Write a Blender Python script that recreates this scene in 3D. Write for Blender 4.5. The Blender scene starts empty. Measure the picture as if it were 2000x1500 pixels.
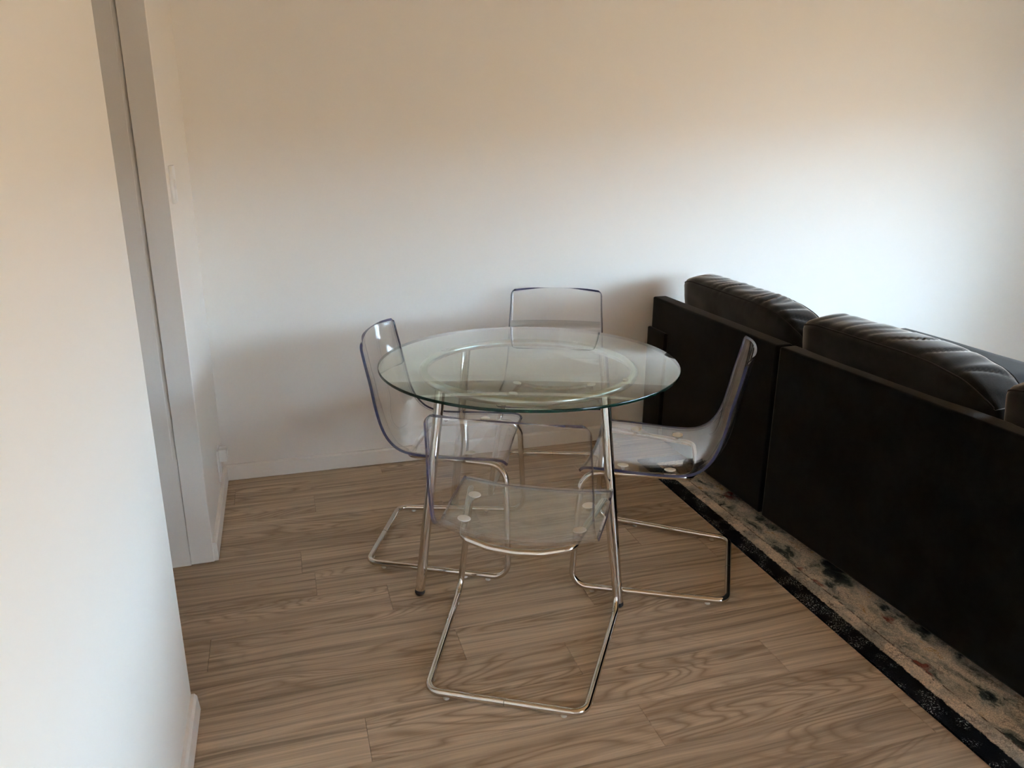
import bpy, bmesh, math, random
from mathutils import Vector, Matrix, noise

scene = bpy.context.scene
COL = scene.collection

# ------------------------------------------------------------------ camera
CAM_LOC = Vector((0.3206, -3.4590, 1.4791))
PITCH, ROLL, YAW, FPX = 0.30368, 0.00537, 0.29415, 1498.93
fwd = Vector((math.sin(YAW) * math.cos(PITCH), math.cos(YAW) * math.cos(PITCH), -math.sin(PITCH)))
rgt = Vector((math.cos(YAW), -math.sin(YAW), 0.0))
upv = rgt.cross(fwd)
r2 = rgt * math.cos(ROLL) + upv * math.sin(ROLL)
u2 = upv * math.cos(ROLL) - rgt * math.sin(ROLL)
cam_data = bpy.data.cameras.new('camera')
cam_data.sensor_width = 36.0
cam_data.lens = FPX * 36.0 / 2000.0
cam_data.clip_start = 0.02
cam = bpy.data.objects.new('camera', cam_data)
m3 = Matrix((r2, u2, -fwd)).transposed()
cam.matrix_world = Matrix.Translation(CAM_LOC) @ m3.to_4x4()
COL.objects.link(cam)
scene.camera = cam

# ------------------------------------------------------------------ sky, sun, exposure
SKY_COLOR = (0.75, 0.98, 1.25, 1.0)
SKY_STRENGTH = 7.0
SUN_STRENGTH = 7.0
EXPOSURE = 2.45
world = bpy.data.worlds.new('sky')
scene.world = world
world.use_nodes = True
bg = world.node_tree.nodes['Background']
bg.inputs['Color'].default_value = SKY_COLOR
bg.inputs['Strength'].default_value = SKY_STRENGTH
sun_data = bpy.data.lights.new('sun', 'SUN')
sun_data.energy = SUN_STRENGTH
sun_data.color = (1.0, 0.90, 0.76)
sun_data.angle = math.radians(0.6)
sun = bpy.data.objects.new('sun', sun_data)
sun.rotation_euler = Vector((0.62, 0.22, -0.75)).to_track_quat('-Z', 'Y').to_euler()   # stands behind the house, over the hall side
sun.location = (-4, -3, 8)
COL.objects.link(sun)

scene.view_settings.view_transform = 'Standard'
scene.view_settings.look = 'None'
scene.view_settings.gamma = 1.0
scene.view_settings.use_curve_mapping = False
scene.view_settings.exposure = EXPOSURE
scene.cycles.max_bounces = 12
scene.cycles.diffuse_bounces = 6
scene.cycles.transparent_max_bounces = 28

# ------------------------------------------------------------------ node helpers
class NT:
    def __init__(self, name):
        self.m = bpy.data.materials.new(name)
        self.m.use_nodes = True
        self.t = self.m.node_tree
        self.t.nodes.clear()
        self.out = self.t.nodes.new('ShaderNodeOutputMaterial')
    def n(self, kind, **props):
        nd = self.t.nodes.new('ShaderNode' + kind)
        for k, v in props.items():
            setattr(nd, k, v)
        return nd
    def l(self, a, b):
        self.t.links.new(a, b)
    def val(self, sock, v):
        if hasattr(v, 'is_linked') or isinstance(v, bpy.types.NodeSocket):
            self.l(v, sock)
        else:
            sock.default_value = v
    def math(self, op, a, b=0.0, c=None, clamp=False):
        nd = self.n('Math', operation=op, use_clamp=clamp)
        self.val(nd.inputs[0], a); self.val(nd.inputs[1], b)
        if c is not None:
            self.val(nd.inputs[2], c)
        return nd.outputs[0]
    def mix(self, fac, a, b, blend='MIX'):
        nd = self.n('Mix', data_type='RGBA', blend_type=blend)
        self.val(nd.inputs[0], fac)
        for s, v in ((nd.inputs[6], a), (nd.inputs[7], b)):
            if isinstance(v, tuple):
                s.default_value = (*v[:3], 1.0)
            else:
                self.l(v, s)
        return nd.outputs[2]
    def ramp(self, fac, stops, interp='LINEAR'):
        nd = self.n('ValToRGB')
        cr = nd.color_ramp
        cr.interpolation = interp
        while len(cr.elements) > 1:
            cr.elements.remove(cr.elements[-1])
        for i, (pos, col) in enumerate(stops):
            e = cr.elements[0] if i == 0 else cr.elements.new(pos)
            e.position = pos
            e.color = (*col[:3], 1.0) if len(col) >= 3 else (col[0],) * 3 + (1.0,)
        self.l(fac, nd.inputs[0])
        return nd.outputs[0]
    def noise(self, vec, scale, detail=3.0, rough=0.5, dist=0.0):
        nd = self.n('TexNoise')
        self.l(vec, nd.inputs['Vector'])
        nd.inputs['Scale'].default_value = scale
        nd.inputs['Detail'].default_value = detail
        nd.inputs['Roughness'].default_value = rough
        nd.inputs['Distortion'].default_value = dist
        return nd.outputs[0]
    def mapping(self, vec, scale=(1, 1, 1), loc=(0, 0, 0)):
        nd = self.n('Mapping')
        self.l(vec, nd.inputs[0])
        nd.inputs['Location'].default_value = loc
        nd.inputs['Scale'].default_value = scale
        return nd.outputs[0]
    def obj(self):
        return self.n('TexCoord').outputs['Object']
    def principled(self, color, rough=0.5, metal=0.0, spec=0.5, normal=None, **kw):
        b = self.n('BsdfPrincipled')
        self.val(b.inputs['Base Color'], (*color[:3], 1.0) if isinstance(color, tuple) else color)
        self.val(b.inputs['Roughness'], rough)
        b.inputs['Metallic'].default_value = metal
        b.inputs['Specular IOR Level'].default_value = spec
        for k, v in kw.items():
            b.inputs[k].default_value = v
        if normal is not None:
            self.l(normal, b.inputs['Normal'])
        self.l(b.outputs[0], self.out.inputs[0])
        return b
    def bump(self, height, strength=0.2, dist=0.01):
        nd = self.n('Bump')
        nd.inputs['Strength'].default_value = strength
        nd.inputs['Distance'].default_value = dist
        self.l(height, nd.inputs['Height'])
        return nd.outputs[0]

def mat_paint(name, color, rough=0.55, bump=0.05):
    t = NT(name)
    v = t.n('NewGeometry').outputs['Position']
    f = t.noise(v, 140.0, 3.0)
    big = t.noise(v, 1.7, 2.0)
    c = t.mix(big, tuple(x * 0.975 for x in color), color)
    t.principled(c, rough, spec=0.3, normal=t.bump(f, bump, 0.002))
    return t.m

def mat_plain(name, color, rough=0.5, metal=0.0, spec=0.5, **kw):
    t = NT(name)
    v = t.obj()
    f = t.noise(v, 60.0, 2.0)
    c = t.mix(f, tuple(x * 0.95 for x in color), color)
    t.principled(c, rough, metal, spec, **kw)
    return t.m

def mat_chrome():
    t = NT('chrome')
    v = t.obj()
    f = t.noise(v, 25.0, 2.0)
    r = t.math('MULTIPLY_ADD', f, 0.05, 0.05)
    t.principled((0.70, 0.66, 0.61), r, 1.0)
    return t.m

def mat_clear(name, tint, ior, gloss_rough=0.02, extra=0.0):
    """clear sheet: straight-through tint plus the fresnel mirror of each face"""
    t = NT(name)
    geo = t.n('NewGeometry')
    iorv = t.math('MULTIPLY_ADD', geo.outputs['Backfacing'], (1.0 / ior) - ior, ior)
    fr = t.n('Fresnel')
    t.l(iorv, fr.inputs['IOR'])
    fac = t.math('ADD', fr.outputs[0], extra, clamp=True)
    tr = t.n('BsdfTransparent'); tr.inputs[0].default_value = (*tint, 1.0)
    gl = t.n('BsdfGlossy'); gl.inputs['Roughness'].default_value = gloss_rough
    gl.inputs['Color'].default_value = (1, 1, 1, 1)
    mx = t.n('MixShader')
    t.l(fac, mx.inputs[0]); t.l(tr.outputs[0], mx.inputs[1]); t.l(gl.outputs[0], mx.inputs[2])
    t.l(mx.outputs[0], t.out.inputs[0])
    return t.m

def mat_edge(name, color, tint, trans=0.35):
    """cut edge of a clear sheet: coloured, half see-through, glossy"""
    t = NT(name)
    pb = t.n('BsdfPrincipled')
    pb.inputs['Base Color'].default_value = (*color, 1.0)
    pb.inputs['Roughness'].default_value = 0.12
    tr = t.n('BsdfTransparent'); tr.inputs[0].default_value = (*tint, 1.0)
    mx = t.n('MixShader'); mx.inputs[0].default_value = trans
    t.l(pb.outputs[0], mx.inputs[1]); t.l(tr.outputs[0], mx.inputs[2])
    t.l(mx.outputs[0], t.out.inputs[0])
    return t.m

def mat_wood():
    t = NT('walnut_plank')
    oi = t.n('ObjectInfo')
    rnd = oi.outputs['Random']
    comb = t.n('CombineXYZ')
    t.l(t.math('MULTIPLY', rnd, 83.0), comb.inputs[0])
    t.l(t.math('MULTIPLY', rnd, 37.0), comb.inputs[1])
    t.l(t.math('MULTIPLY', rnd, 11.0), comb.inputs[2])
    add = t.n('VectorMath', operation='ADD')
    t.l(t.obj(), add.inputs[0]); t.l(comb.outputs[0], add.inputs[1])
    v0 = add.outputs[0]
    # gentle waviness of the fibres
    wv = t.n('TexNoise'); t.l(t.mapping(v0, (1.6, 5.0, 1.0)), wv.inputs['Vector'])
    wv.inputs['Scale'].default_value = 1.0; wv.inputs['Detail'].default_value = 1.0
    off = t.n('CombineXYZ')
    t.l(t.math('MULTIPLY_ADD', wv.outputs[0], 0.05, -0.025), off.inputs[1])
    add2 = t.n('VectorMath', operation='ADD')
    t.l(v0, add2.inputs[0]); t.l(off.outputs[0], add2.inputs[1])
    v = add2.outputs[0]
    # broad streaks, growth lines and fine fibres
    broad = t.noise(t.mapping(v, (0.45, 15.0, 1.0)), 1.0, 3.0, 0.55, 0.2)
    mid = t.noise(t.mapping(v, (1.1, 62.0, 1.0)), 1.0, 3.0, 0.62, 0.3)
    fine = t.noise(t.mapping(v, (4.0, 210.0, 1.0)), 1.0, 3.0, 0.6)
    base = t.ramp(broad, [(0.25, (0.365, 0.262, 0.176)), (0.45, (0.490, 0.368, 0.254)),
                          (0.58, (0.560, 0.428, 0.302)), (0.76, (0.640, 0.502, 0.366))])
    midm = t.ramp(mid, [(0.30, (0.50,)), (0.43, (0.84,)), (0.55, (1.02,)), (0.72, (1.16,))])
    c = t.mix(1.0, base, midm, 'MULTIPLY')
    finem = t.ramp(fine, [(0.3, (0.80,)), (0.6, (1.06,))])
    c = t.mix(0.9, c, finem, 'MULTIPLY')
    # cathedral figure: contour lines of a stretched height field
    field = t.noise(t.mapping(v0, (1.25, 6.5, 1.0)), 1.0, 1.8, 0.45, 0.45)
    rings = t.math('PINGPONG', t.math('MULTIPLY', field, 21.0), 0.5)
    ringline = t.ramp(rings, [(0.0, (1,)), (0.14, (0.45,)), (0.34, (0.0,)), (1.0, (0.0,))])
    figmask = t.ramp(t.noise(t.mapping(v0, (0.9, 4.0, 1.0), (5, 2, 0)), 1.0, 1.0), [(0.46, (0.0,)), (0.60, (0.75,))])
    c = t.mix(t.math('MULTIPLY', ringline, figmask), c, (0.235, 0.155, 0.092))
    # eyes: closed rings around knots
    wob = t.n('TexNoise'); t.l(t.mapping(v0, (7.0, 16.0, 1.0)), wob.inputs['Vector']); wob.inputs['Scale'].default_value = 1.0
    vo = t.n('TexVoronoi'); t.l(t.mapping(v0, (1.05, 4.6, 1.0)), vo.inputs['Vector']); vo.inputs['Scale'].default_value = 1.0
    kd = t.math('ADD', vo.outputs['Distance'], t.math('MULTIPLY_ADD', wob.outputs[0], 0.13, -0.065))
    eye = t.math('PINGPONG', t.math('MULTIPLY', kd, 17.0), 0.5)
    eyeline = t.ramp(eye, [(0.0, (1,)), (0.20, (0.4,)), (0.42, (0.0,)), (1.0, (0.0,))])
    eyemask = t.ramp(kd, [(0.0, (0.95,)), (0.16, (0.62,)), (0.27, (0.0,))])
    c = t.mix(t.math('MULTIPLY', eyeline, eyemask), c, (0.205, 0.132, 0.078))
    knot = t.ramp(kd, [(0.0, (1,)), (0.012, (0.9,)), (0.035, (0.0,))])
    c = t.mix(t.math('MULTIPLY', knot, 0.8), c, (0.075, 0.045, 0.026))
    tone = t.math('MULTIPLY_ADD', rnd, 0.06, 1.01)
    cm = t.n('CombineColor')
    for i in range(3):
        t.l(tone, cm.inputs[i])
    c = t.mix(1.0, c, cm.outputs[0], 'MULTIPLY')
    rough = t.math('MULTIPLY_ADD', mid, 0.15, 0.40)
    t.principled(c, rough, spec=0.35, normal=t.bump(t.math('ADD', mid, fine), 0.10, 0.002))
    return t.m

def mat_suede(name, dark, light, sheen=0.25, spec=0.15):
    t = NT(name)
    v = t.obj()
    a = t.noise(v, 6.0, 4.0, 0.6, 0.4)
    b = t.noise(v, 38.0, 3.0, 0.6)
    f = t.math('MULTIPLY_ADD', b, 0.4, t.math('MULTIPLY', a, 0.7))
    c = t.ramp(f, [(0.36, dark), (0.72, light)])
    nz = t.noise(v, 420.0, 2.0)
    t.principled(c, 0.9, spec=spec, normal=t.bump(nz, 0.25, 0.0015),
                 **{'Sheen Weight': sheen, 'Sheen Roughness': 0.38, 'Sheen Tint': (1.0, 0.91, 0.82, 1.0)})
    return t.m

def mat_rug():
    t = NT('distressed_rug')
    v = t.obj()
    sep = t.n('SeparateXYZ'); t.l(v, sep.inputs[0])
    x, y = sep.outputs[0], sep.outputs[1]
    d = t.math('MINIMUM', x, t.math('MULTIPLY', y, -1.0))       # distance in from the long side or the far end
    wob = t.math('MULTIPLY_ADD', t.noise(v, 55.0, 4.0, 0.65), 0.022, -0.011)
    dw = t.math('ADD', d, wob)
    # warped coordinates for torn, worn shapes
    wn = t.n('TexNoise'); t.l(v, wn.inputs['Vector']); wn.inputs['Scale'].default_value = 26.0; wn.inputs['Detail'].default_value = 3.0
    sub = t.n('VectorMath', operation='SUBTRACT'); t.l(wn.outputs['Color'], sub.inputs[0]); sub.inputs[1].default_value = (0.5, 0.5, 0.5)
    scl = t.n('VectorMath', operation='SCALE'); t.l(sub.outputs[0], scl.inputs[0]); scl.inputs['Scale'].default_value = 0.045
    ad = t.n('VectorMath', operation='ADD'); t.l(v, ad.inputs[0]); t.l(scl.outputs[0], ad.inputs[1])
    w = ad.outputs[0]
    speck = t.noise(v, 210.0, 2.0, 0.7)
    cluster = t.noise(v, 15.0, 2.0, 0.5)
    sp = t.math('MULTIPLY', t.ramp(speck, [(0.57, (0,)), (0.64, (1,))]), t.ramp(cluster, [(0.47, (0,)), (0.58, (1,))]))
    black = t.mix(sp, (0.005, 0.006, 0.009), (0.42, 0.45, 0.45))
    # pale border band with worn dark threads
    vo = t.n('TexVoronoi', feature='DISTANCE_TO_EDGE'); t.l(w, vo.inputs['Vector']); vo.inputs['Scale'].default_value = 62.0
    crack = t.ramp(vo.outputs['Distance'], [(0.0, (1,)), (0.05, (0.5,)), (0.10, (0,))])
    crackm = t.math('MULTIPLY', crack, t.ramp(t.noise(v, 11.0, 3.0), [(0.42, (0,)), (0.62, (0.8,))]))
    pal = t.ramp(t.noise(v, 8.0, 5.0, 0.7), [(0.30, (0.20, 0.205, 0.19)), (0.44, (0.42, 0.38, 0.32)), (0.56, (0.66, 0.55, 0.44)), (0.72, (0.74, 0.61, 0.49))])
    blot = t.ramp(t.noise(w, 19.0, 4.0, 0.6, 0.6), [(0.62, (0,)), (0.67, (1,))])
    pale = t.mix(t.math('MULTIPLY', blot, 0.85), pal, (0.035, 0.028, 0.030))
    pale = t.mix(crackm, pale, (0.09, 0.06, 0.05))
    # inner field: worn patches of grey, cream, ochre, black, rust
    fld = t.ramp(t.noise(t.mapping(w, (1.7, 1, 1)), 6.5, 5.0, 0.62, 0.6),
                 [(0.32, (0.010, 0.011, 0.015)), (0.40, (0.045, 0.06, 0.058)), (0.46, (0.30, 0.29, 0.25)),
                  (0.55, (0.55, 0.47, 0.38)), (0.62, (0.60, 0.50, 0.40)), (0.67, (0.44, 0.28, 0.12)), (0.74, (0.14, 0.17, 0.14))])
    red = t.ramp(t.noise(t.mapping(w, (1.5, 1, 1), (3.1, 0.4, 0)), 6.0, 3.0, 0.6), [(0.63, (0,)), (0.69, (0.85,))])
    fld = t.mix(red, fld, (0.17, 0.018, 0.012))
    fld = t.mix(t.math('MULTIPLY', crackm, 0.8), fld, (0.03, 0.025, 0.025))
    def step(dist, e, wd=0.004):
        return t.ramp(t.math('MULTIPLY_ADD', dist, 1.0 / wd, -e / wd + 0.5, clamp=True), [(0.0, (0,)), (1.0, (1,))])
    c = t.mix(step(dw, 0.068), black, pale)
    d2 = t.math('ADD', d, t.math('MULTIPLY', wob, 0.3))
    thread = t.ramp(t.noise(t.mapping(v, (1, 1, 1)), 70.0, 2.0), [(0.40, (0.2,)), (0.52, (1,))])
    c = t.mix(t.math('MULTIPLY', step(d2, 0.117), thread), c, (0.06, 0.035, 0.03))
    c = t.mix(step(d2, 0.1215), c, fld)
    pile = t.noise(v, 300.0, 3.0, 0.75)
    pm = t.ramp(pile, [(0.30, (0.55,)), (0.65, (1.55,))])
    c = t.mix(1.0, c, pm, 'MULTIPLY')
    t.principled(c, 0.95, spec=0.1, normal=t.bump(pile, 0.6, 0.003))
    return t.m

M = {
    'wall': mat_paint('wall_paint', (0.79, 0.75, 0.69)),
    'trim': mat_paint('trim_paint', (0.82, 0.775, 0.71), 0.35, 0.02),
    'ceiling': mat_paint('ceiling_paint', (0.55, 0.40, 0.26), 0.8),
    'wood': mat_wood(),
    'subfloor': mat_plain('dark_underlay', (0.03, 0.022, 0.017), 0.9),
    'chrome': mat_chrome(),
    'satin': mat_plain('satin_silver', (0.90, 0.89, 0.87), 0.22, 0.85),
    'glass': mat_clear('table_glass', (0.90, 0.955, 0.915), 1.52, 0.0, 0.03),
    'glass_edge': mat_edge('table_glass_edge', (0.004, 0.028, 0.020), (0.06, 0.22, 0.16), 0.15),
    'acrylic': mat_clear('clear_acrylic', (0.958, 0.960, 0.960), 1.58, 0.04, 0.04),
    'acrylic_edge': mat_edge('clear_acrylic_edge', (0.040, 0.040, 0.095), (0.22, 0.22, 0.40), 0.28),
    'pad': mat_plain('pale_pad', (0.90, 0.89, 0.85), 0.35),
    'rubber': mat_plain('black_rubber', (0.012, 0.012, 0.013), 0.6),
    'glide': mat_plain('clear_glide', (0.62, 0.58, 0.52), 0.3),
    'sofa': mat_suede('charcoal_suede', (0.0014, 0.0016, 0.0019), (0.0082, 0.0086, 0.0092), 0.28, 0.03),
    'cushion': mat_suede('charcoal_cushion_suede', (0.007, 0.0066, 0.0063), (0.019, 0.0175, 0.0165), 0.75, 0.05),
    'seat': mat_suede('grey_seat_suede', (0.018, 0.018, 0.0185), (0.028, 0.028, 0.0285), 0.12, 0.06),
    'piping': mat_suede('dark_piping', (0.016, 0.014, 0.013), (0.03, 0.027, 0.025), 0.1),
    'rug': mat_rug(),
    'plastic': mat_plain('white_plastic', (0.80, 0.79, 0.76), 0.3),
    'dark': mat_plain('dark_slot', (0.03, 0.03, 0.03), 0.6),
    'ground': mat_plain('dry_ground', (0.25, 0.145, 0.07), 0.95),
    'pane': mat_clear('window_glass', (0.96, 0.975, 0.97), 1.45, 0.0),
    'alu': mat_plain('white_window_frame', (0.75, 0.74, 0.72), 0.4),
}

# ------------------------------------------------------------------ mesh helpers
def link(o, parent=None):
    COL.objects.link(o)
    if parent is not None:
        o.parent = parent
    return o

def mesh_obj(name, bm, mats, parent=None, smooth=True, loc=None, rot=None):
    me = bpy.data.meshes.new(name)
    bmesh.ops.recalc_face_normals(bm, faces=bm.faces[:])
    bm.to_mesh(me); bm.free()
    for mt in (mats if isinstance(mats, (list, tuple)) else [mats]):
        me.materials.append(mt)
    if smooth:
        for p in me.polygons:
            p.use_smooth = True
        me.set_sharp_from_angle(angle=math.radians(38))
    o = bpy.data.objects.new(name, me)
    if loc is not None:
        o.location = loc
    if rot is not None:
        o.rotation_euler = rot
    return link(o, parent)

def empty(name, loc=(0, 0, 0), rz=0.0):
    o = bpy.data.objects.new(name, None)
    o.empty_display_size = 0.1
    o.location = loc
    o.rotation_euler = (0, 0, rz)
    COL.objects.link(o)
    return o

def tag(o, label=None, cat=None, group=None, kind=None):
    if label: o['label'] = label
    if cat: o['category'] = cat
    if group: o['group'] = group
    if kind: o['kind'] = kind
    return o

def box(bm, x0, x1, y0, y1, z0, z1):
    vs = [bm.verts.new((x, y, z)) for z in (z0, z1) for x, y in ((x0, y0), (x1, y0), (x1, y1), (x0, y1))]
    fs = []
    for idx in ((0, 3, 2, 1), (4, 5, 6, 7), (0, 1, 5, 4), (1, 2, 6, 5), (2, 3, 7, 6), (3, 0, 4, 7)):
        fs.append(bm.faces.new([vs[i] for i in idx]))
    return vs, fs

def rbox(x0, x1, y0, y1, z0, z1, bev=0.01, seg=3):
    bm = bmesh.new()
    box(bm, x0, x1, y0, y1, z0, z1)
    if bev > 0:
        bmesh.ops.bevel(bm, geom=bm.edges[:], offset=bev, segments=seg, profile=0.6, affect='EDGES', clamp_overlap=True)
    return bm

def prism(bm, outline, axis, a0, a1):
    """outline: list of 2d points, extruded along axis ('x' or 'y') from a0 to a1"""
    def P(u, w, a):
        return (a, u, w) if axis == 'x' else (u, a, w)
    A = [bm.verts.new(P(u, w, a0)) for u, w in outline]
    B = [bm.verts.new(P(u, w, a1)) for u, w in outline]
    n = len(outline)
    bm.faces.new(A); bm.faces.new(B[::-1])
    for i in range(n):
        j = (i + 1) % n
        bm.faces.new((A[i], B[i], B[j], A[j]))

def fillet(pts, radii, seg=7):
    pts = [Vector(p) for p in pts]
    out = [pts[0]]
    for i in range(1, len(pts) - 1):
        p, a, b = pts[i], pts[i - 1], pts[i + 1]
        r = radii[i] if isinstance(radii, (list, tuple)) else radii
        u, w = (a - p).normalized(), (b - p).normalized()
        ang = u.angle(w)
        if r <= 0 or ang > math.pi - 1e-3:
            out.append(p); continue
        dist = min(r / math.tan(ang / 2), (a - p).length * 0.49 if i > 1 else (a - p).length * 0.98,
                   (b - p).length * 0.49 if i < len(pts) - 2 else (b - p).length * 0.98)
        rr = dist * math.tan(ang / 2)
        bis = (u + w).normalized()
        cen = p + bis * (rr / math.sin(ang / 2))
        s, e = p + u * dist - cen, p + w * dist - cen
        tot = s.angle(e)
        ax = s.cross(e).normalized()
        for k in range(seg + 1):
            out.append(cen + Matrix.Rotation(tot * k / seg, 3, ax) @ s)
    out.append(pts[-1])
    return out

def tube(bm, path, r, seg=14, caps=True, closed=False):
    path = [Vector(p) for p in path]
    n = len(path)
    rings = []
    t0 = (path[1] - path[0]).normalized()
    nrm = t0.cross(Vector((0, 0, 1)))
    if nrm.length < 1e-3:
        nrm = t0.cross(Vector((1, 0, 0)))
    nrm.normalize()
    for i in range(n):
        if closed:
            t = (path[(i + 1) % n] - path[i - 1]).normalized()
        elif i == 0:
            t = t0
        elif i == n - 1:
            t = (path[-1] - path[-2]).normalized()
        else:
            t = ((path[i + 1] - path[i]).normalized() + (path[i] - path[i - 1]).normalized()).normalized()
        nrm = (nrm - t * nrm.dot(t)).normalized()
        bn = t.cross(nrm)
        rr = r[i] if isinstance(r, (list, tuple)) else r
        rings.append([bm.verts.new(path[i] + (nrm * math.cos(2 * math.pi * k / seg) + bn * math.sin(2 * math.pi * k / seg)) * rr) for k in range(seg)])
    m = n if closed else n - 1
    for i in range(m):
        a, b = rings[i], rings[(i + 1) % n]
        for k in range(seg):
            bm.faces.new((a[k], a[(k + 1) % seg], b[(k + 1) % seg], b[k]))
    if caps and not closed:
        bm.faces.new(rings[0][::-1]); bm.faces.new(rings[-1])

def lathe(bm, prof, seg=48, cen=(0, 0)):
    """prof: list of (r, z), closed by poles when r = 0; returns face rows"""
    rows = []
    for r, z in prof:
        if r < 1e-6:
            rows.append([bm.verts.new((cen[0], cen[1], z))])
        else:
            rows.append([bm.verts.new((cen[0] + r * math.cos(2 * math.pi * k / seg), cen[1] + r * math.sin(2 * math.pi * k / seg), z)) for k in range(seg)])
    faces = []
    for a, b in zip(rows, rows[1:]):
        fr = []
        for k in range(seg):
            k2 = (k + 1) % seg
            if len(a) == 1:
                fr.append(bm.faces.new((a[0], b[k2], b[k])))
            elif len(b) == 1:
                fr.append(bm.faces.new((a[k], a[k2], b[0])))
            else:
                fr.append(bm.faces.new((a[k], a[k2], b[k2], b[k])))
        faces.append(fr)
    return faces

# ------------------------------------------------------------------ the room
ROOM_X, ROOM_Y, ROOM_Z = 4.70, -5.60, 2.45          # right wall, wall behind the camera, ceiling
JY, NY = -0.748, -1.585                             # far and near side of the opening in the left wall
WT = 0.145                                          # wall thickness
HALL_X = -1.25

def struct(name, bm, mat, parent=None, smooth=False):
    o = mesh_obj(name, bm, mat, parent, smooth)
    if parent is None:
        o['kind'] = 'structure'
    return o

# floor: an underlay slab, planks on it
bm = bmesh.new(); box(bm, HALL_X - .1, ROOM_X + .1, ROOM_Y - .1, .1, -0.10, -0.008)
floor = struct('floor', bm, M['subfloor'])
PW, PL = 0.16, 1.22
random.seed(7)
joints = {0: .05, 1: .38, 2: .91, 3: -.2, 4: .307, 5: .35, 6: .587, 7: .02, 8: .76, 9: 1.07, 10: .44, 11: -.05, 12: .66, 13: 1.12, 14: .25}
plank_cache = {}
def plank_mesh(lx, ly):
    key = (round(lx, 3), round(ly, 3))
    if key not in plank_cache:
        b = bmesh.new()
        g = 0.00035
        box(b, g, lx - g, -ly + g, -g, -0.0079, 0.0)
        top = [e for e in b.edges if all(v.co.z > -1e-6 for v in e.verts)]
        bmesh.ops.bevel(b, geom=top, offset=0.0009, segments=1, affect='EDGES')
        me = bpy.data.meshes.new('plank')
        bmesh.ops.recalc_face_normals(b, faces=b.faces[:])
        b.to_mesh(me); b.free()
        me.materials.append(M['wood'])
        plank_cache[key] = me
    return plank_cache[key]
row = 0
ytop = 0.0
while ytop > ROOM_Y + 1e-4:
    if row == 0:
        ybot = -0.115
    elif row == 1:
        ybot = -0.275
    else:
        ybot = max(-0.275 - PW * (row - 1), ROOM_Y)
    j = joints.get(row - 1, random.uniform(0, 1.2)) if row > 0 else 0.7
    x = HALL_X
    cuts = []
    xx = j
    while xx > HALL_X: xx -= PL
    xx += PL
    while xx < ROOM_X - 0.02:
        cuts.append(xx); xx += PL
    edges = [HALL_X] + cuts + [ROOM_X]
    for a, b_ in zip(edges, edges[1:]):
        if b_ - a < 0.02: continue
        o = bpy.data.objects.new('plank', plank_mesh(b_ - a, ytop - ybot))
        o.location = (a, ytop, 0)
        link(o, floor)
    ytop = ybot
    row += 1

# walls
bm = bmesh.new(); box(bm, -WT, ROOM_X + .2, 0, .15, 0, ROOM_Z)
struct('wall_back', bm, M['wall'])
bm = bmesh.new()
box(bm, -WT, 0, JY + .02, 0, 0, ROOM_Z)
box(bm, -WT, 0, ROOM_Y, NY, 0, ROOM_Z)
box(bm, -WT, 0, NY, JY + .02, 2.10, ROOM_Z)
struct('wall_left', bm, M['wall'])
# wall behind the camera, with an unseen second window added for fill light
VX0, VX1, VZ0, VZ1 = 2.70, 3.75, 0.75, 1.79
bm = bmesh.new()
box(bm, HALL_X - .15, VX0, ROOM_Y - .15, ROOM_Y, 0, ROOM_Z)
box(bm, VX1, ROOM_X + .2, ROOM_Y - .15, ROOM_Y, 0, ROOM_Z)
box(bm, VX0, VX1, ROOM_Y - .15, ROOM_Y, 0, VZ0)
box(bm, VX0, VX1, ROOM_Y - .15, ROOM_Y, VZ1, ROOM_Z)
struct('wall_front', bm, M['wall'])
fw = 0.05
gy0, gy1 = ROOM_Y - .10, ROOM_Y - .05
bm = bmesh.new()
box(bm, VX0, VX0 + fw, gy0, gy1, VZ0, VZ1); box(bm, VX1 - fw, VX1, gy0, gy1, VZ0, VZ1)
box(bm, VX0 + fw, VX1 - fw, gy0, gy1, VZ0, VZ0 + fw); box(bm, VX0 + fw, VX1 - fw, gy0, gy1, VZ1 - fw, VZ1)
xm = (VX0 + VX1) / 2
box(bm, xm - .03, xm + .03, gy0, gy1, VZ0 + fw, VZ1 - fw)
fill_win = struct('window_2', bm, M['alu'])
for a, b_ in ((VX0 + fw, xm - .03), (xm + .03, VX1 - fw)):
    bm = bmesh.new(); box(bm, a, b_, gy0 + .022, gy0 + .028, VZ0 + fw, VZ1 - fw)
    struct('pane', bm, M['pane'], fill_win)
bm = bmesh.new(); box(bm, HALL_X - .15, HALL_X, ROOM_Y, .15, 0, ROOM_Z)
box(bm, HALL_X, -WT, -.35, -.2, 0, ROOM_Z)
struct('wall_hall', bm, M['wall'])
bm = bmesh.new(); box(bm, HALL_X - .15, ROOM_X + .2, ROOM_Y - .15, .15, ROOM_Z, ROOM_Z + .15)
struct('ceiling', bm, M['ceiling'])

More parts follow.
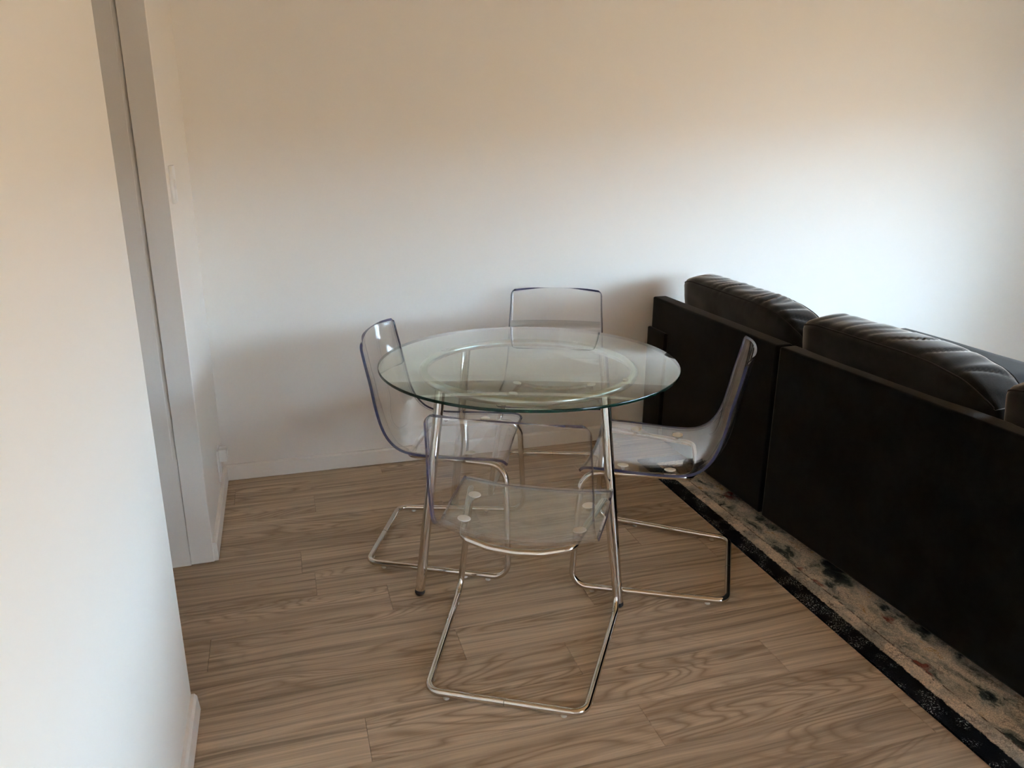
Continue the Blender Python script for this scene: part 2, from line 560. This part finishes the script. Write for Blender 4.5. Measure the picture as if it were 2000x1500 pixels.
# right wall with the window that lights the room
WY0, WY1, WZ0, WZ1 = -4.45, -1.55, 0.70, 1.79
bm = bmesh.new()
box(bm, ROOM_X, ROOM_X + .15, ROOM_Y, WY0, 0, ROOM_Z)
box(bm, ROOM_X, ROOM_X + .15, WY1, 0, 0, ROOM_Z)
box(bm, ROOM_X, ROOM_X + .15, WY0, WY1, 0, WZ0)
box(bm, ROOM_X, ROOM_X + .15, WY0, WY1, WZ1, ROOM_Z)
struct('wall_right', bm, M['wall'])
bm = bmesh.new()
fw = 0.05
fx0, fx1 = ROOM_X + .05, ROOM_X + .10
box(bm, fx0, fx1, WY0, WY0 + fw, WZ0, WZ1); box(bm, fx0, fx1, WY1 - fw, WY1, WZ0, WZ1)
box(bm, fx0, fx1, WY0 + fw, WY1 - fw, WZ0, WZ0 + fw); box(bm, fx0, fx1, WY0 + fw, WY1 - fw, WZ1 - fw, WZ1)
ym = (WY0 + WY1) / 2
box(bm, fx0, fx1, ym - .03, ym + .03, WZ0 + fw, WZ1 - fw)
win = struct('window_1', bm, M['alu'])
for a, b_ in ((WY0 + fw, ym - .03), (ym + .03, WY1 - fw)):
    bm = bmesh.new(); box(bm, fx0 + .022, fx0 + .028, a, b_, WZ0 + fw, WZ1 - fw)
    struct('pane', bm, M['pane'], win)
bm = bmesh.new(); box(bm, ROOM_X - .03, ROOM_X + .05, WY0 - .03, WY1 + .03, WZ0 - .03, WZ0)
struct('window_sill', bm, M['trim'], win)

# terrain outside; its rising bank is unseen, added to block low sky
bm = bmesh.new()
prism(bm, [(-40, -.5), (ROOM_X + 3.5, -.5), (ROOM_X + 7.5, 1.0), (ROOM_X + 12, 2.2), (ROOM_X + 18, 2.8), (60, 2.8), (60, -3), (-40, -3)], 'y', -50, 50)
struct('ground', bm, M['ground'])

# baseboards
def skirting(name, axis, a0, a1, face):
    b = bmesh.new()
    h, t = 0.078, 0.015
    if axis == 'x':      # runs along x on the back wall
        prism(b, [(0, 0.004), (-t, 0.004), (-t, h - .008), (-t + .006, h), (0, h)], 'x', a0, a1)
    else:                # runs along y on the left wall
        prism(b, [(0, 0.004), (t, 0.004), (t, h - .008), (t - .006, h), (0, h)], 'y', a0, a1)
    return struct(name, b, M['trim'])
skirting('baseboard_back', 'x', 0.0, ROOM_X, 0)
skirting('baseboard_left_far', 'y', JY + .004, -0.015, 0)
o = skirting('baseboard_left_near', 'y', ROOM_Y, NY - .002, 0)
for v in o.data.vertices:                            # bevelled end at the opening
    if v.co.y > NY - .01 and v.co.z < .06 and v.co.x > .01:
        v.co.y += 0.028

# jamb of the opening: two boards with a narrow recessed strip between them
b = bmesh.new()
box(b, -0.0795, 0.0, JY - .004, JY + .02, 0.005, 2.10)
bmesh.ops.bevel(b, geom=b.edges[:], offset=.0012, segments=1, affect='EDGES')
trim1 = struct('trim_1', b, M['trim'])
b = bmesh.new(); box(b, -WT - .02, -0.0935, JY, JY + .02, 0.0, 2.10)
struct('jamb_board', b, M['trim'], trim1)
b = bmesh.new(); box(b, -0.0935, -0.0797, JY + .0035, JY + .02, 0.42, 2.10)
struct('jamb_strip', b, M['trim'], trim1)
b = bmesh.new(); box(b, -0.0935, -0.0797, JY, JY + .02, 0.0, 0.42)
struct('jamb_filler', b, M['trim'], trim1)

# light switch on the left wall
sw = empty('light_switch', (0.0, -0.640, 1.345))
tag(sw, 'white light switch plate on the narrow left wall beside the doorway', 'light switch')
mesh_obj('plate', rbox(0.0, 0.011, -.042, .042, -.060, .060, .003, 2), M['plastic'], sw)
mesh_obj('rocker', rbox(0.010, 0.014, -.010, .010, -.016, .016, .001, 1), M['plastic'], sw)

# power outlet low on the left wall
ou = empty('power_outlet', (0.0, -0.225, 0.178))
tag(ou, 'white power outlet low on the left wall above the baseboard', 'outlet')
mesh_obj('plate', rbox(0.0, 0.009, -.040, .040, -.070, .070, .003, 2), M['plastic'], ou)
mesh_obj('socket', rbox(0.0085, 0.011, -.018, .018, -.050, -.010, .001, 1), M['plastic'], ou)
pl = empty('plug_adapter', (0.009, -0.225, 0.218))
tag(pl, 'small white plug adapter pushed into the low wall outlet', 'plug')
mesh_obj('body', rbox(0.0, 0.030, -.024, .024, -.026, .028, .004, 2), M['plastic'], pl)
mesh_obj('end_cap', rbox(0.029, 0.034, -.015, .015, -.017, .018, .002, 1), M['plastic'], pl)

# ------------------------------------------------------------------ rug
RX0, RX1, RY0, RY1 = 1.915, 4.30, -3.30, -0.315
bm = rbox(0, RX1 - RX0, RY0 - RY1, 0, 0.0, 0.009, .003, 2)
rug = mesh_obj('area_rug', bm, M['rug'], loc=(RX0, RY1, 0.0))
tag(rug, 'distressed patterned area rug with black border under the charcoal sofa', 'rug')

# ------------------------------------------------------------------ sofa
def soft_panel(name, x0, x1, y0, y1, z0, z1, bev, mat, parent, n=(2, 14, 10), wob=0.003, seed=0):
    bm = rbox(x0, x1, y0, y1, z0, z1, bev, 4)
    return mesh_obj(name, bm, mat, parent)

def sub_slab(name, x0, x1, y0, y1, z0, z1, rad, mat, parent, puff=0.02, cx=30, cy=24, cz=6, wr=0.002, seed=1):
    """upholstered slab: rounded box grid, slightly puffed on top"""
    bm = grid_box(cx, cy, cz)
    hx, hy, hz = (x1 - x0) / 2, (y1 - y0) / 2, (z1 - z0) / 2
    c = Vector(((x0 + x1) / 2, (y0 + y1) / 2, (z0 + z1) / 2))
    for v in bm.verts:
        a = v.co.copy()
        p = Vector((a.x * hx, a.y * hy, a.z * hz))
        q = Vector((max(-hx + rad, min(hx - rad, p.x)), max(-hy + rad, min(hy - rad, p.y)), max(-hz + rad, min(hz - rad, p.z))))
        d = p - q
        if d.length > 1e-6:
            m_ = max(abs(d.x), abs(d.y), abs(d.z))
            p = q + d.normalized() * m_
        if a.z > 0:
            p.z += puff * (1 - a.x ** 4) * (1 - a.y ** 4)
        p += Vector((0, 0, wr * noise.noise(Vector((p.x * 5, p.y * 5, seed)))))
        v.co = c + p
    return mesh_obj(name, bm, mat, parent)

def grid_box(nx, ny, nz):
    bm = bmesh.new()
    vs = {}
    def V(i, j, k):
        if (i, j, k) not in vs:
            vs[(i, j, k)] = bm.verts.new((2 * i / nx - 1, 2 * j / ny - 1, 2 * k / nz - 1))
        return vs[(i, j, k)]
    for k in (0, nz):
        for i in range(nx):
            for j in range(ny):
                bm.faces.new((V(i, j, k), V(i + 1, j, k), V(i + 1, j + 1, k), V(i, j + 1, k)))
    for j in (0, ny):
        for i in range(nx):
            for k in range(nz):
                bm.faces.new((V(i, j, k), V(i + 1, j, k), V(i + 1, j, k + 1), V(i, j, k + 1)))
    for i in (0, nx):
        for j in range(ny):
            for k in range(nz):
                bm.faces.new((V(i, j, k), V(i, j + 1, k), V(i, j + 1, k + 1), V(i, j, k + 1)))
    return bm

RZ = 0.009   # top of the rug
# chaise section against the wall
s1 = empty('chaise_section', (2.10, -0.018, RZ), 0.006)
tag(s1, 'charcoal suede sofa section with a long grey chaise seat, against the wall', 'sofa')
L1 = 1.022
soft_panel('back_panel', 0, .075, -L1, 0, .036, .742, .012, M['sofa'], s1)
soft_panel('base', .077, 1.56, -L1 + .01, -.01, .05, .29, .02, M['sofa'], s1)
sub_slab('chaise_seat', .082, 1.61, -L1 + .015, -.015, .292, .490, .045, M['seat'], s1, .012)
soft_panel('corner_block', -.022, -.0005, -.185, -.002, .036, .592, .010, M['sofa'], s1)
for fx in (.12, 1.5):
    for fy in (-.1, -L1 + .1):
        b = bmesh.new(); lathe(b, [(0, 0), (.022, 0), (.028, .052), (0, .052)], 16, (fx, fy))
        mesh_obj('foot', b, M['rubber'], s1)
# two-seat section
s2 = empty('sofa_section', (2.105, -1.058, RZ), math.radians(2.7))
tag(s2, 'two-seat charcoal suede sofa section nearest the camera, seen from its back', 'sofa')
L2 = 1.78
soft_panel('back_panel', 0, .075, -L2 - .14, 0, .036, .742, .012, M['sofa'], s2)
soft_panel('base', .077, .93, -L2, -.055, .05, .29, .02, M['sofa'], s2)
for a, b_ in ((-.06, -.06 - .86), (-.925, -L2)):
    sub_slab('seat_cushion', .082, .96, b_, a, .292, .490, .045, M['seat'], s2, .012)
soft_panel('armrest', .077, .95, -L2 - .14, -L2 - .002, .05, .62, .025, M['sofa'], s2)
for fx in (.12, .85):
    for fy in (-.12, -L2 + .0):
        b = bmesh.new(); lathe(b, [(0, 0), (.022, 0), (.028, .052), (0, .052)], 16, (fx, fy))
        mesh_obj('foot', b, M['rubber'], s2)

def back_cushion(loc, rz, length, height, thick, lean, seed, label, sag0=0.0, sag1=0.0):
    root = empty('back_cushion', loc, rz)
    root.rotation_euler = (0, -lean, rz)
    tag(root, label, 'cushion', 'boxed back cushions along the charcoal sofa')
    hx, hy, hz = thick / 2, length / 2, height / 2
    def shape(a):
        rad = .028
        p = Vector((a.x * hx, a.y * hy, a.z * hz))
        q = Vector((max(-hx + rad, min(hx - rad, p.x)), max(-hy + rad, min(hy - rad, p.y)), max(-hz + rad, min(hz - rad, p.z))))
        d = p - q
        if d.length > 1e-6:
            m_ = max(abs(d.x), abs(d.y), abs(d.z))
            p = q + d.normalized() * m_
        e = abs(a.y)
        # puffed faces, end corners pulled in
        p.x += a.x * .022 * (1 - a.y ** 4) * (1 - a.z ** 4)
        p.z -= .030 * max(0, (e - .72) / .28) ** 2 * max(0, a.z)
        p.x *= 1 - .25 * max(0, (e - .80) / .2) ** 2
        p.z -= (sag0 * max(0, -a.y) ** 3 + sag1 * max(0, a.y) ** 3) * max(0, a.z + .4)
        if a.z > .6:
            p.z += .010 * (1 - a.x ** 2) * (1 - a.y ** 6)
            s = p.y * 15 + p.x * 9 + 1.7 * noise.noise(Vector((p.y * 4, p.x * 5, seed)))
            w = abs(noise.noise(Vector((s, p.x * 3, seed * 3.1))))
            amp = .009 * (.35 + .65 * max(0, noise.noise(Vector((p.y * 3.0, seed, 2.0))) + .45))
            p.z -= amp * (1 - min(1, w * 3.2)) * (1 - a.x ** 4 * .8)
        else:
            p.x += .004 * noise.noise(Vector((p.y * 7, p.z * 7, seed + a.x)))
        return p + Vector((hx, 0, hz))
    bm = grid_box(12, 120, 26)
    for v in bm.verts:
        v.co = shape(v.co.copy())
    body = mesh_obj('body', bm, M['cushion'], root)
    for sx in (-1, 1):
        path = []
        n = 90
        for k in range(n + 1):
            a = Vector((sx * .93, -0.985 + 1.97 * k / n, .93))
            q = shape(Vector((sx, a.y, 1.0))); q2 = shape(Vector((sx, a.y, .86)))
            path.append(q.lerp(q2, .25) + Vector((sx * .0005, 0, .0005)))
        b = bmesh.new(); tube(b, path, .0035, 8)
        mesh_obj('piping', b, M['piping'], root)
    return root
SEATZ = RZ + .502
back_cushion((2.235, -0.583, SEATZ), 0.0, .925, .360, .145, math.radians(8), 1.3,
             'charcoal boxed back cushion nearest the wall, standing on the chaise', sag0=.045)
back_cushion((2.235, -1.470, SEATZ), math.radians(2.7), .825, .356, .165, math.radians(8), 4.7,
             'wrinkled charcoal boxed back cushion in the middle of the sofa back', sag0=.05)
back_cushion((2.272, -2.292, SEATZ), math.radians(2.7), .79, .356, .165, math.radians(8), 9.2,
             'charcoal boxed back cushion cut off by the right edge of the picture')

# ------------------------------------------------------------------ table
TX, TY, TROT = 1.1306, -0.9853, math.radians(22.3)
tb = empty('dining_table', (TX, TY, 0), TROT)
tag(tb, 'round glass-topped dining table on four chrome legs', 'table')
bm = bmesh.new()
R = .525
fr = lathe(bm, [(0, .750), (R - .0025, .750), (R - .0008, .7492), (R, .7475), (R, .7425), (R - .0008, .7408), (R - .0025, .740), (0, .740)], 128)
for i in (1, 2, 3, 4, 5):
    for f in fr[i]:
        f.material_index = 1
mesh_obj('glass_top', bm, [M['glass'], M['glass_edge']], tb)
bm = bmesh.new()
tube(bm, [(.368 * math.cos(2 * math.pi * k / 96), .368 * math.sin(2 * math.pi * k / 96), .7225) for k in range(96)], .0145, 16, closed=True)
mesh_obj('support_ring', bm, M['satin'], tb)
for k in range(4):
    a = k * math.pi / 2
    ca, sa = math.cos(a), math.sin(a)
    T = Vector((.374 * ca, .374 * sa, .716)); F = Vector((.478 * ca, .478 * sa, .006))
    bm = bmesh.new()
    tube(bm, [T, F], .0165, 20)
    lg = mesh_obj('leg', bm, M['chrome'], tb)
    d = (F - T).normalized()
    bm = bmesh.new()
    tube(bm, [F - d * .012, F - d * .001, F + d * .004], [.0172, .0172, .013], 20)
    tag(mesh_obj('foot_cap', bm, M['rubber'], lg), 'black rubber foot cap')
    a2 = a + .35
    bm = bmesh.new()
    lathe(bm, [(0, .7365), (.010, .7365), (.010, .7399), (0, .7399)], 16, (.368 * math.cos(a2), .368 * math.sin(a2)))
    mesh_obj('glass_pad', bm, M['glide'], tb)

# ------------------------------------------------------------------ chairs
def catmull(pts, per=6):
    P = [Vector((a, b, 0)) for a, b in pts]
    P = [P[0] * 2 - P[1]] + P + [P[-1] * 2 - P[-2]]
    out = []
    for i in range(1, len(P) - 2):
        for k in range(per):
            t = k / per
            out.append(0.5 * ((2 * P[i]) + (P[i + 1] - P[i - 1]) * t + (2 * P[i - 1] - 5 * P[i] + 4 * P[i + 1] - P[i + 2]) * t * t
                              + (3 * P[i] - P[i - 1] - 3 * P[i + 1] + P[i + 2]) * t ** 3))
    out.append(P[-2])
    return [(p.x, p.y) for p in out]

def interp(x, xs, ys):
    if x <= xs[0]: return ys[0]
    for i in range(len(xs) - 1):
        if x <= xs[i + 1]:
            t = (x - xs[i]) / (xs[i + 1] - xs[i])
            t = t * t * (3 - 2 * t)
            return ys[i] + (ys[i + 1] - ys[i]) * t
    return ys[-1]

PROFILE = catmull([(.013, .832), (.0165, .812), (.026, .765), (.043, .690), (.056, .620), (.072, .555), (.096, .505), (.132, .470),
                   (.182, .453), (.250, .449), (.350, .450), (.440, .451), (.488, .450), (.506, .444), (.516, .432)], 5)
HT = .0045            # half thickness of the sheet

def build_shell():
    n = len(PROFILE)
    arc = [0.0]
    for (a, b), (c, d) in zip(PROFILE, PROFILE[1:]):
        arc.append(arc[-1] + math.hypot(c - a, d - b))
    tot = arc[-1]
    # extra rows near the top so that its corners come out round
    rows = []
    for s in [0, .001, .003, .006, .010, .015, .020, .026] + [x for x in arc if x > .03 and x < tot - .016] + [tot - .014, tot - .010, tot - .006, tot - .003, tot - .001, tot]:
        for i in range(n - 1):
            if arc[i + 1] >= s - 1e-9:
                t = (s - arc[i]) / (arc[i + 1] - arc[i])
                y_ = PROFILE[i][0] + (PROFILE[i + 1][0] - PROFILE[i][0]) * t
                z_ = PROFILE[i][1] + (PROFILE[i + 1][1] - PROFILE[i][1]) * t
                break
        rows.append((s, y_, z_))
    nr, nc = len(rows), 33
    grid = []
    for k, (s, y_, z_) in enumerate(rows):
        a, b = rows[max(0, k - 1)], rows[min(nr - 1, k + 1)]
        ty, tz = b[1] - a[1], b[2] - a[2]
        L = math.hypot(ty, tz); ty /= L; tz /= L
        ny_, nz_ = -tz, ty
        w = interp(s, [0, .25, .42, .62, tot], [.210, .219, .228, .238, .240])
        r = .024
        if s < r: w -= r - math.sqrt(max(0, r * r - (r - s) ** 2))
        r = .012
        if tot - s < r: w -= r - math.sqrt(max(0, r * r - (r - (tot - s)) ** 2))
        d = interp(s, [0, .2, .36, .46, tot], [.028, .033, .034, .018, .015])
        line = []
        for c in range(nc):
            u = -1 + 2 * c / (nc - 1)
            u = math.copysign(abs(u) ** .85, u)
            q = 1 - abs(u) ** 2.2
            up = .013 * (1 - u * u) * max(0, 1 - s / .14)
            line.append(Vector((u * w, y_ - d * q * ny_ - up * ty, z_ - d * q * nz_ - up * tz)))
        grid.append(line)
    nrm = []
    for k in range(nr):
        line = []
        for c in range(nc):
            T = grid[min(nr - 1, k + 1)][c] - grid[max(0, k - 1)][c]
            U = grid[k][min(nc - 1, c + 1)] - grid[k][max(0, c - 1)]
            line.append(U.cross(T).normalized())
        nrm.append(line)
    return rows, grid, nrm

ROWS, GRID, NRM = build_shell()

def shell_part(name, k0, k1, parent, cap_top, cap_front):
    nc = len(GRID[0])
    verts, faces, mats, norms = [], [], [], []
    idx = {}
    def V(k, c, s):
        if (k, c, s) not in idx:
            idx[(k, c, s)] = len(verts)
            verts.append(GRID[k][c] + NRM[k][c] * HT * s)
        return idx[(k, c, s)]
    def add(keys, mat):
        faces.append([V(*q) for q in keys]); mats.append(mat)
        if mat == 0:
            norms.extend([NRM[q[0]][q[1]] * q[2] for q in keys])
        else:
            p = [verts[V(*q)] for q in keys]
            fn = (p[2] - p[0]).cross(p[3] - p[1]).normalized()
            norms.extend([fn] * 4)
    for k in range(k0, k1):
        for c in range(nc - 1):
            add([(k, c, 1), (k + 1, c, 1), (k + 1, c + 1, 1), (k, c + 1, 1)][::-1], 0)
            add([(k, c, -1), (k + 1, c, -1), (k + 1, c + 1, -1), (k, c + 1, -1)], 0)
        add([(k, 0, -1), (k, 0, 1), (k + 1, 0, 1), (k + 1, 0, -1)][::-1], 1)
        c = nc - 1
        add([(k, c, -1), (k, c, 1), (k + 1, c, 1), (k + 1, c, -1)], 1)
    for c in range(nc - 1):
        if cap_top:
            add([(k0, c, -1), (k0, c, 1), (k0, c + 1, 1), (k0, c + 1, -1)], 1)
        if cap_front:
            add([(k1, c, -1), (k1, c, 1), (k1, c + 1, 1), (k1, c + 1, -1)][::-1], 1)
    me = bpy.data.meshes.new(name)
    me.from_pydata([tuple(v) for v in verts], [], faces)
    me.materials.append(M['acrylic']); me.materials.append(M['acrylic_edge'])
    # make winding agree with the wanted normals
    li = 0
    flip = []
    for p in me.polygons:
        if p.normal.dot(norms[li]) < 0:
            flip.append(p.index)
        li += 4
    if flip:
        fs = [f[::-1] if i in set(flip) else f for i, f in enumerate(faces)]
        nn = []
        fset = set(flip)
        for i in range(len(faces)):
            q = norms[4 * i:4 * i + 4]
            nn.extend(q[::-1] if i in fset and mats[i] == 0 else q)
        me2 = bpy.data.meshes.new(name)
        me2.from_pydata([tuple(v) for v in verts], [], fs)
        for mt in (M['acrylic'], M['acrylic_edge']): me2.materials.append(mt)
        bpy.data.meshes.remove(me)
        me, norms = me2, nn
    for p, mi in zip(me.polygons, mats):
        p.material_index = mi
        p.use_smooth = True
    me.normals_split_custom_set([tuple(v) for v in norms])
    me.name = name
    o = bpy.data.objects.new(name, me)
    return link(o, parent)

def shell_top_z(x, y):
    best = None
    for k, line in enumerate(GRID):
        if ROWS[k][0] < .45: continue
        for c, p in enumerate(line):
            dd = (p.x - x) ** 2 + (p.y - y) ** 2
            if best is None or dd < best[0]:
                best = (dd, p.z, NRM[k][c])
    return best[1] + HT, best[2]

TR = .0107
ZR = .0165
def make_chair():
    root = empty('cantilever_chair')
    kseam = max(k for k, r in enumerate(ROWS) if r[0] < .345)
    shell_part('backrest', 0, kseam, root, True, False)
    shell_part('seat', kseam, len(ROWS) - 1, root, False, True)
    WR, WF, LF = .2223, .2687, .5248
    def run(t, s):
        return Vector((s * (WR + (WF - WR) * t), LF * t, ZR))
    tf = .74
    bm = bmesh.new()
    tube(bm, fillet([run(tf, -1), run(0, -1), run(0, 1), run(tf, 1)], [0, .042, .042, 0], 9), TR, 14, caps=False)
    ff = mesh_obj('floor_frame', bm, M['chrome'], root)
    bm = bmesh.new(); tube(bm, [(-.0007, 0, ZR), (.0007, 0, ZR)], TR + .0002, 18)
    mesh_obj('joint_line', bm, M['dark'], ff)
    top = Vector((.218, .508, .4235)); rail_end = Vector((.1665, .215, .4225))
    for s in (-1, 1):
        tp = Vector((s * top.x, top.y, top.z)); re_ = Vector((s * rail_end.x, rail_end.y, rail_end.z))
        mid = tp.lerp(re_, .32)
        bm = bmesh.new()
        tube(bm, fillet([run(tf, s), run(1, s), tp, mid], [0, .055, .062, 0], 10), TR, 14, caps=False)
        mesh_obj('leg', bm, M['chrome'], root)
        bm = bmesh.new(); tube(bm, [mid, re_], TR, 14, caps=False)
        mesh_obj('seat_rail', bm, M['chrome'], root)
    bm = bmesh.new()
    path = fillet([(-rail_end.x, rail_end.y, rail_end.z), (-.157, .158, .420), (-.075, .146, .402), (0, .143, .398), (.075, .146, .402), (.157, .158, .420), (rail_end.x, rail_end.y, rail_end.z)],
                  [0, .035, .15, .2, .15, .035, 0], 6)
    tube(bm, path, TR, 14, caps=False)
    mesh_obj('cross_rail', bm, M['chrome'], root)
    for (x, y) in ((-.176, .377), (.176, .377), (-.1675, .221), (.1675, .221)):
        z, nv = shell_top_z(x, y)
        b = bmesh.new()
        lathe(b, [(0, .0028), (.016, .0028), (.0188, .0018), (.0195, 0), (0, 0)], 28)
        q = Vector((0, 0, 1)).rotation_difference(nv)
        for v in b.verts:
            v.co = q @ v.co + Vector((x, y, z + .0002))
        dsc = mesh_obj('seat_disc', b, M['pad'], root)
        b = bmesh.new()
        tube(b, [(x, y, z - HT * 2 - .0005), (x, y, .430)], .0075, 12)
        mesh_obj('post', b, M['chrome'], dsc)
    for (t, s, rx) in ((.12, 1, 0), (.12, -1, 0), (.70, 1, 0), (.70, -1, 0), (.86, 1, 0), (.86, -1, 0), (None, 1, .165), (None, -1, .165)):
        c = run(t, s) if t is not None else Vector((s * rx, 0, 0))
        b = bmesh.new(); lathe(b, [(0, 0), (.008, 0), (.0092, .0012), (.0092, .0085), (0, .0085)], 16, (c.x, c.y))
        mesh_obj('glide', b, M['glide'], root)
    return root

def copy_tree(o, parent=None):
    c = o.copy()
    COL.objects.link(c)
    c.parent = parent
    for ch in list(o.children):
        copy_tree(ch, c)
    return c

CHAIRS = [
    ((0.8119, -1.7808), -28.40, 'clear acrylic chair nearest the camera, its back towards us in front of the table'),
    ((0.6273, -0.7245), -113.47, 'clear acrylic chair at the left of the table, facing the sofa'),
    ((1.7846, -1.3374), 57.43, 'clear acrylic chair between the table and the charcoal sofa'),
    ((1.5379, -0.1426), 159.76, 'clear acrylic chair behind the table with its back against the wall'),
]
proto = make_chair()
for i, ((x, y), deg, lab) in enumerate(CHAIRS):
    o = proto if i == 0 else copy_tree(proto)
    o.location = (x, y, 0)
    o.rotation_euler = (0, 0, math.radians(deg))
    tag(o, lab, 'chair', 'clear cantilever chairs around the glass table')
